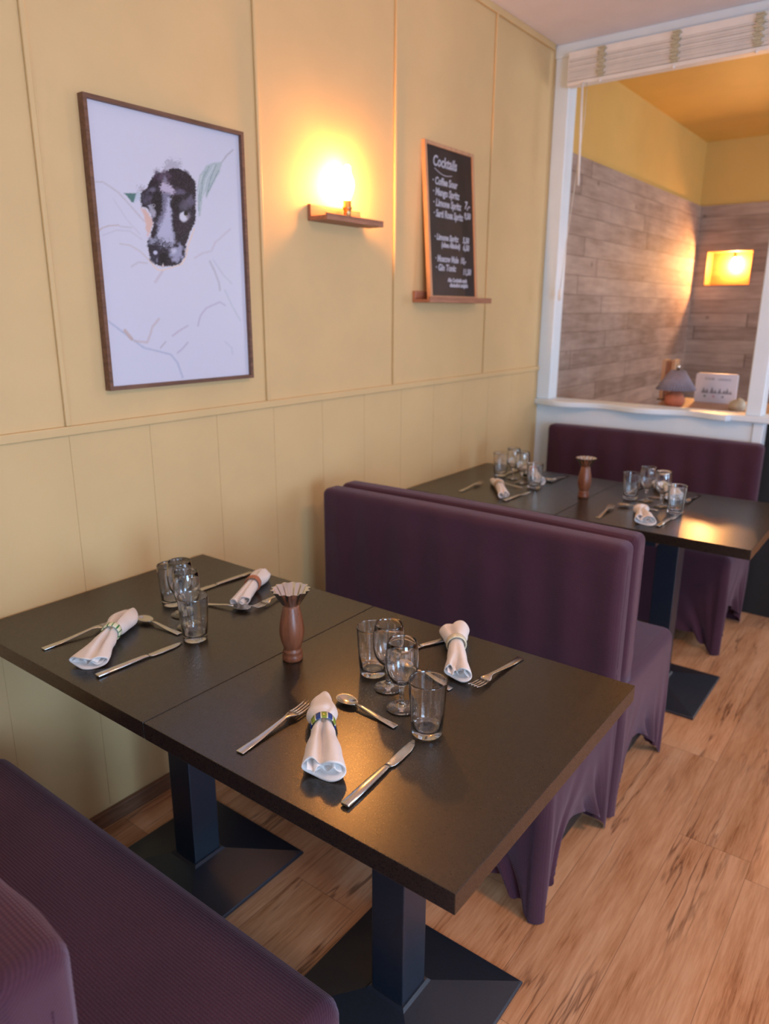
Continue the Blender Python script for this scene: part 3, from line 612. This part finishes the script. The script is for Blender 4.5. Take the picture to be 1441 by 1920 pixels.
# ------------------------------------------------------------------ candle holders
def holder_proto():
    th = thing('candle_holder', '', 'candle holder')
    bm = bmesh.new()
    lathe(bm, [(0.012, 0), (0.0215, 0.0), (0.0225, 0.003), (0.0225, 0.012), (0.020, 0.0165), (0.0215, 0.0195), (0.0205, 0.0235), (0.018, 0.027), (0.0185, 0.029), (0.0235, 0.042), (0.0265, 0.058), (0.0272, 0.07), (0.0255, 0.088), (0.0215, 0.108), (0.0185, 0.122), (0.0175, 0.13), (0.012, 0.131)], 48)
    obj('turned_handle', bm, 'wood_turned', th, True)
    bm = bmesh.new(); fl = lambda a, r, z: 1+0.07*math.cos(14*a)*min(1, max(0, (z-0.1315)/0.006))
    lathe(bm, [(0.019, 0.1312), (0.021, 0.1315), (0.0395, 0.164), (0.0405, 0.1645), (0.0385, 0.164), (0.0195, 0.133)], 224, fn=fl)
    obj('fluted_tin', bm, 'tin', th, True)
    return th
h0 = holder_proto(); h0.location = (0.73, 1.082, 0.7402); h0['label'] = 'turned wooden candle holder with fluted tin cup standing at the seam of the near tables'; h0['group'] = 'turned candle holders'
dup(h0, (0.668, 2.857, 0.7402), 0.4, 'turned wooden candle holder with fluted tin cup standing on the far table')

# ------------------------------------------------------------------ glasses
def tumbler_proto():
    bm = bmesh.new(); H = 0.108
    fac = lambda a, r, z: 1+0.006*math.cos(12*a)*min(1, max(0, (z-0.01)/0.02))*min(1, max(0, (H-0.012-z)/0.01))
    prof = [(0.0225, 0.0), (0.0265, 0.001), (0.0283, 0.004), (0.029, 0.01), (0.0318, 0.05), (0.0352, H-0.003), (0.0352, H-0.001), (0.0345, H), (0.0338, H-0.001), (0.0334, H-0.004), (0.0298, 0.05), (0.0270, 0.018), (0.0245, 0.0135), (0.015, 0.0125)]
    lathe(bm, prof, 72, fn=fac)
    return tag(obj('tumbler', bm, 'clear_glass', smooth=True), '', 'glass')
def wine_proto():
    bm = bmesh.new()
    prof = [(0.012, 0.0015), (0.027, 0.0005), (0.029, 0.0012), (0.029, 0.0026), (0.024, 0.004), (0.012, 0.0065), (0.0062, 0.011), (0.0048, 0.018), (0.0045, 0.035), (0.006, 0.047), (0.0105, 0.052), (0.021, 0.061), (0.0285, 0.075), (0.0315, 0.092), (0.0318, 0.108), (0.030, 0.128), (0.0282, 0.141), (0.0277, 0.1425), (0.0268, 0.1418), (0.0285, 0.128), (0.0302, 0.108), (0.0298, 0.092), (0.0268, 0.077), (0.0195, 0.064), (0.010, 0.0565), (0.003, 0.055)]
    lathe(bm, prof, 72)
    return tag(obj('wine_glass', bm, 'clear_glass', smooth=True), '', 'glass')
def place(proto, items, z=0.7403):
    for i, (x, y, rz, lab, grp) in enumerate(items):
        o = proto if i == 0 else proto.copy()
        if i: C.objects.link(o)
        o.location = (x, y, z); o.rotation_euler = (0, 0, rz); o['label'] = lab; o['group'] = grp
GT, GW = 'straight tumblers on the tables', 'stemmed wine glasses on the tables'
place(tumbler_proto(), [
    (1.128, 1.018, 0, 'clear tumbler nearest the camera, beside the knife tip on the near aisle table', GT),
    (0.911, 1.138, 0.2, 'clear tumbler behind the wine glasses, nearest the candle holder on the near aisle table', GT),
    (0.481, 1.016, 0.5, 'clear tumbler at the knife tip on the near wall table', GT),
    (0.267, 1.117, 0.1, 'clear tumbler closest to the yellow wall on the near wall table', GT),
    (0.204, 3.001, 0, 'clear tumbler closest to the yellow wall on the far wall table', GT),
    (0.436, 2.876, 0.3, 'clear tumbler left of the far candle holder, by the knife tip', GT),
    (0.83, 2.951, 0, 'clear tumbler just right of the far candle holder', GT),
    (1.041, 2.838, 0.7, 'rightmost clear tumbler on the far aisle table beside the bright reflection', GT)])
place(wine_proto(), [
    (1.041, 1.06, 0, 'clear wine glass nearest the camera, beside the front tumbler', GW),
    (0.974, 1.107, 0.4, 'clear wine glass between the back tumbler and the front wine glass, near aisle table', GW),
    (0.415, 1.051, 0, 'clear wine glass right behind the front tumbler on the near wall table', GW),
    (0.343, 1.088, 0, 'clear wine glass nearer the wall on the near wall table', GW),
    (0.282, 2.975, 0, 'clear wine glass nearer the wall on the far wall table', GW),
    (0.352, 2.925, 0, 'clear wine glass nearer the candle holder on the far wall table', GW),
    (0.895, 2.947, 0, 'left one of the two wine glasses on the far aisle table', GW),
    (0.969, 2.90, 0, 'right one of the two wine glasses on the far aisle table', GW)])

# ------------------------------------------------------------------ cutlery (handle end at origin, tip along +Y)
def strip(bm, secs, th=0.0022, n=10):
    # secs: (s, halfwidth, z centre, thickness, x offset)
    rings = []
    for s_, hw, z, t_, xo in secs:
        ring = []
        for i in range(n):
            a = 2*PI*i/n; ring.append((xo+hw*math.copysign(abs(math.cos(a))**0.6, math.cos(a)), s_, z+t_/2*math.copysign(abs(math.sin(a))**0.8, math.sin(a))))
        rings.append(ring)
    loft(bm, rings)
def fork_proto():
    bm = bmesh.new()
    strip(bm, [(0, 0.0075, 0.002, 0.002, 0), (0.001, 0.009, 0.002, 0.0026, 0), (0.05, 0.0075, 0.0035, 0.003, 0), (0.1, 0.005, 0.0085, 0.0034, 0), (0.118, 0.0042, 0.0105, 0.0034, 0), (0.128, 0.0065, 0.0105, 0.003, 0), (0.138, 0.0115, 0.0088, 0.0024, 0), (0.146, 0.0125, 0.0075, 0.0022, 0)])
    for x in (-0.0102, -0.0034, 0.0034, 0.0102):
        strip(bm, [(0.144, 0.0023, 0.0076, 0.0022, x), (0.16, 0.002, 0.0068, 0.002, x), (0.178, 0.0017, 0.0085, 0.0018, x), (0.19, 0.0010, 0.0125, 0.0012, x)], n=8)
    return tag(obj('fork', bm, 'steel', smooth=True), '', 'cutlery')
def knife_proto():
    bm = bmesh.new()
    strip(bm, [(0, 0.007, 0.004, 0.005, 0), (0.0015, 0.0085, 0.004, 0.007, 0), (0.06, 0.008, 0.004, 0.0065, 0), (0.11, 0.0065, 0.004, 0.0055, 0), (0.118, 0.0055, 0.0038, 0.005, 0), (0.124, 0.0065, 0.0035, 0.0035, 0.0)])
    strip(bm, [(0.122, 0.0055, 0.0034, 0.003, 0), (0.13, 0.0085, 0.003, 0.002, 0.0015), (0.15, 0.0098, 0.0028, 0.0016, 0.002), (0.18, 0.0095, 0.0026, 0.0014, 0.0018), (0.2, 0.007, 0.0024, 0.0012, 0.0002), (0.213, 0.0028, 0.0022, 0.001, -0.0035)])
    return tag(obj('knife', bm, 'steel', smooth=True), '', 'cutlery')
def spoon_proto():
    bm = bmesh.new()
    strip(bm, [(0, 0.006, 0.002, 0.002, 0), (0.001, 0.0075, 0.002, 0.0024, 0), (0.04, 0.006, 0.0035, 0.0028, 0), (0.085, 0.0038, 0.0085, 0.003, 0), (0.104, 0.0036, 0.0088, 0.003, 0)])
    L, W2 = 0.052, 0.0165; nr, na = 8, 36; rings = []
    def bowl(off, flip):
        out = []
        for j in range(nr+1):
            q = j/nr; ring = []
            for i in range(na):
                a = 2*PI*i/na; u = math.cos(a)*q; v = math.sin(a)*q
                w = W2*(1+0.12*u); ring.append((w*v, 0.101+L/2+u*L/2, 0.0085-0.0062*(1-q*q)+off))
            out.append(ring)
        return out
    top = bowl(0.0012, False); bot = bowl(0, True)
    top[0] = [(0, 0.101+L/2, 0.0035+0.001*0)]*na; bot[0] = [(0, 0.101+L/2, 0.0023)]*na
    vt = [[bm.verts.new(p) for p in r] for r in top[1:]]; vb = [[bm.verts.new(p) for p in r] for r in bot[1:]]
    for vv in (vt, vb):
        for A, B in zip(vv, vv[1:]):
            for i in range(na): bm.faces.new((A[i], A[(i+1) % na], B[(i+1) % na], B[i]))
        bm.faces.new(vv[0])
    for i in range(na): bm.faces.new((vt[-1][i], vt[-1][(i+1) % na], vb[-1][(i+1) % na], vb[-1][i]))
    return tag(obj('spoon', bm, 'steel', smooth=True), '', 'cutlery')
def ang(x0, y0, x1, y1): return math.atan2(-(x1-x0), y1-y0)
def lay(proto, rows, grp):
    place(proto, [(x0, y0, ang(x0, y0, x1, y1), lab, grp) for x0, y0, x1, y1, lab in rows])
lay(fork_proto(), [
    (0.906, 0.768, 0.896, 0.956, 'steel fork nearest the camera, tines tucked under the napkin with the blue ring'),
    (1.128, 1.390, 1.116, 1.205, 'steel fork on the right, back edge of the near aisle table'),
    (0.255, 0.770, 0.262, 0.93, 'steel fork at the left edge, half under the napkin with green striped ring'),
    (0.447, 1.40, 0.466, 1.225, 'steel fork partly hidden behind the near candle holder'),
    (0.22, 2.620, 0.218, 2.80, 'steel fork at the wall end of the far table, near side'),
    (0.455, 3.190, 0.447, 3.01, 'steel fork behind the white napkins on the far wall table'),
    (0.836, 2.583, 0.822, 2.77, 'steel fork on the near side of the far aisle table'),
    (1.040, 3.18, 1.031, 3.00, 'steel fork at the back right of the far aisle table')], 'steel forks')
lay(knife_proto(), [
    (1.142, 0.770, 1.127, 0.985, 'steel knife nearest the camera, beside the bright reflection on the table'),
    (0.972, 1.413, 0.885, 1.22, 'steel knife under the napkin with cream ring on the near aisle table'),
    (0.467, 0.771, 0.476, 0.985, 'steel knife beside the napkin with green striped ring'),
    (0.262, 1.395, 0.25, 1.19, 'steel knife by the wall, beside the napkin with terracotta ring'),
    (0.444, 2.593, 0.458, 2.80, 'steel knife on the near side of the far wall table'),
    (0.225, 3.19, 0.215, 3.05, 'steel knife on the wall side of the far wall table, behind the glasses'),
    (1.047, 2.606, 1.058, 2.80, 'steel knife at the edge of the bright reflection on the far aisle table'),
    (0.80, 3.19, 0.805, 3.05, 'steel knife behind the left tumbler of the far aisle table')], 'steel knives')
lay(spoon_proto(), [
    (1.073, 0.998, 0.92, 1.012, 'steel spoon behind the napkin with the blue ring'),
    (1.080, 1.177, 0.95, 1.20, 'steel spoon seen through the front tumbler'),
    (0.434, 1.008, 0.29, 1.002, 'steel spoon behind the napkin with green striped ring'),
    (0.318, 1.155, 0.43, 1.195, 'steel spoon between the glasses and the napkin with terracotta ring'),
    (0.40, 2.84, 0.26, 2.85, 'steel spoon among the glasses of the far wall table'),
    (0.30, 3.03, 0.43, 3.04, 'steel spoon at the back of the far wall table'),
    (0.98, 2.83, 0.85, 2.812, 'steel spoon beside the napkin on the near side of the far aisle table'),
    (0.88, 3.02, 1.0, 3.03, 'steel spoon at the back of the far aisle table')], 'steel spoons')

# ------------------------------------------------------------------ napkins and rings
def napkin_mesh(seed, L, fr, prof):
    """rolled cloth along +Y from 0 to L, pinched by a ring; prof rows: t, half width, half height, valley depth"""
    rnd = random.Random(seed); n = 80; K = 60; rings = []
    ph = rnd.uniform(0, 6); T = [p[0] for p in prof]
    def ev(t, j):
        y = [p[j] for p in prof]; k = max(0, min(len(T)-2, sum(1 for q in T[1:-1] if q <= t)))
        u = (t-T[k])/(T[k+1]-T[k]); u = max(0, min(1, u)); u = u*u*(3-2*u); return y[k]*(1-u)+y[k+1]*u
    w1 = prof[-1][1]
    for k in range(K+1):
        t = k/K; w, hh, gr, g = ev(t, 1), ev(t, 2), ev(t, 3), ev(t, 4); ring = []
        e = min(1, abs(t-fr)/0.5)
        sq = math.sqrt(max(0.03, 1-(1-t/0.06)**2)) if t < 0.06 else 1.0
        for i in range(n):
            a = 2*PI*i/n; ca, sa = math.cos(a), math.sin(a)
            x = w*(0.45+0.55*sq)*ca*(1+0.06*e*math.sin(3*a+ph)); z = hh*sq*sa
            if sa > 0:
                z -= hh*sq*gr*1.5*math.exp(-((ca-g)/0.22)**2)*sa; z += 0.12*hh*e*math.cos(4.3*ca+ph)*sa
            yy = t*L+0.012*e*math.sin(2.2*ca+ph)*(1 if t > fr else -1)
            ring.append((x+0.006*e*math.sin(ph)*(1 if t > fr else 0), yy, max(0.0004, z+hh)+0.0036*math.exp(-((t-fr)/0.22)**2)))
        rings.append(ring)
    # inner folds at the open end: turn back inwards
    last = rings[-1]; cx = sum(p[0] for p in last)/n; cz = sum(p[2] for p in last)/n
    for s_, dy in ((0.93, -0.001), (0.8, -0.012), (0.7, -0.02)):
        rings.append([(cx+(p[0]-cx)*s_, p[1]+dy, cz+(p[2]-cz)*(s_-0.12)) for p in last])
    bm = bmesh.new(); loft(bm, rings)
    # two loose cloth layers curling in the open end
    for off, sc, am in ((0.0, 0.78, 0.004), (0.003, 0.5, 0.005)):
        A, B = [], []
        for i in range(25):
            u = -1+2*i/24; x = cx+w1*sc*u; z = cz+am*math.sin(4.5*u+ph+off*900)*1.2
            z = max(0.0012, min(z, cz+0.012)); A.append((x, L-0.045, z)); B.append((x*1.0, L+0.002+0.006*math.cos(3*u+ph)+off, z+0.001))
        r = [(p[0], p[1], p[2]+0.0009) for p in A]; s2 = [(p[0], p[1], p[2]+0.0009) for p in B]
        va = [bm.verts.new(p) for p in A]; vb = [bm.verts.new(p) for p in B]; vc = [bm.verts.new(p) for p in r]; vd = [bm.verts.new(p) for p in s2]
        for i in range(24):
            bm.faces.new((va[i], va[i+1], vb[i+1], vb[i])); bm.faces.new((vc[i], vd[i], vd[i+1], vc[i+1])); bm.faces.new((vb[i], vb[i+1], vd[i+1], vd[i]))
    return obj('napkin', bm, 'napkin_cloth', smooth=True)
def ring_mesh(mat, wr=0.0192, wid=0.021):
    bm = bmesh.new(); R = wr+0.0024; n = 56; prof = []
    for a in range(12):
        t = 2*PI*a/12; prof.append((R+0.0022*math.sin(t)-0.0003, wid/2*math.cos(t)))
    rings = []
    for r, y in prof: rings.append([(r*math.cos(2*PI*i/n), y, r*math.sin(2*PI*i/n)*0.94) for i in range(n)])
    rings.append(rings[0]); vs = [[bm.verts.new(p) for p in r] for r in rings[:-1]]; vs.append(vs[0])
    for A, B in zip(vs, vs[1:]):
        for i in range(n): bm.faces.new((A[i], A[(i+1) % n], B[(i+1) % n], B[i]))
    return obj('napkin_ring', bm, mat, smooth=True)
P1 = [(0, .014, .009, 0, 0), (.12, .021, .015, 0, 0), (.36, .029, .021, .12, -.5), (.5, .0168, .0178, .3, 0), (.6, .022, .018, .6, .1), (.82, .031, .021, .5, .1), (1, .036, .020, .3, .2)]
P2 = [(0, .027, .012, .1, 0), (.15, .035, .019, .5, .35), (.34, .028, .020, .5, .3), (.5, .0168, .0178, 0, 0), (.75, .021, .0185, .05, 0), (1, .028, .017, .75, .25)]
P3 = [(0, .024, .014, .3, .1), (.2, .034, .019, .7, .25), (.36, .027, .019, .6, .2), (.52, .0168, .0178, .2, 0), (.7, .026, .017, .7, -.1), (1, .042, .014, .25, -.2)]
P4 = [(0, .024, .014, .3, .1), (.2, .028, .018, .2, .25), (.52, .0168, .0178, .1, 0), (.8, .020, .0175, .2, 0), (1, .024, .015, .7, .1)]
NAP = [
 (0.900, 0.985, 1.072, 0.806, 0.50, P1, 'ring_blue', 'blue, white and olive striped ring', 'closest to the camera'),
 (0.938, 1.415, 1.075, 1.215, 0.50, P2, 'ring_cream', 'glossy cream ring', 'at the back of the near aisle table'),
 (0.262, 0.995, 0.418, 0.79, 0.52, P3, 'ring_green', 'green striped cream ring', 'on the near wall table'),
 (0.312, 1.40, 0.425, 1.208, 0.52, P4, 'ring_terracotta', 'rough terracotta ring', 'at the back of the near wall table'),
 (0.262, 2.850, 0.418, 2.630, 0.52, P4, 'ring_sand', 'pale sand ring', 'at the front of the far wall table'),
 (0.272, 3.130, 0.430, 2.955, 0.50, P2, 'ring_rose', 'dusty rose ring', 'at the back of the far wall table'),
 (0.915, 2.80, 1.005, 2.60, 0.50, P1, None, '', 'without ring at the front of the far aisle table'),
 (0.862, 3.21, 0.995, 3.03, 0.50, P3, 'ring_olive', 'pale olive ring', 'at the back of the far aisle table')]
for i, (x0, y0, x1, y1, fr, pr, rm, rl, where) in enumerate(NAP):
    L = math.hypot(x1-x0, y1-y0); a = ang(x0, y0, x1, y1)
    zb = 0.7403+(0.004 if i == 1 else 0)
    o = napkin_mesh(11+i, L, fr, pr); o.location = (x0, y0, zb); o.rotation_euler = (0, 0, a)
    tag(o, 'white napkin '+('in '+rl+' ' if rm else '')+where, 'napkin', 'rolled white napkins')
    if rm:
        r = ring_mesh(rm); cx, cy = x0+(x1-x0)*fr, y0+(y1-y0)*fr
        r.matrix_world = Matrix.Translation((cx, cy, zb+0.0243)) @ Matrix.Rotation(a, 4, 'Z') @ Matrix.Rotation(0.2+0.3*i, 4, 'Y')
        tag(r, rl+' around the napkin '+where, 'napkin ring', 'napkin rings')
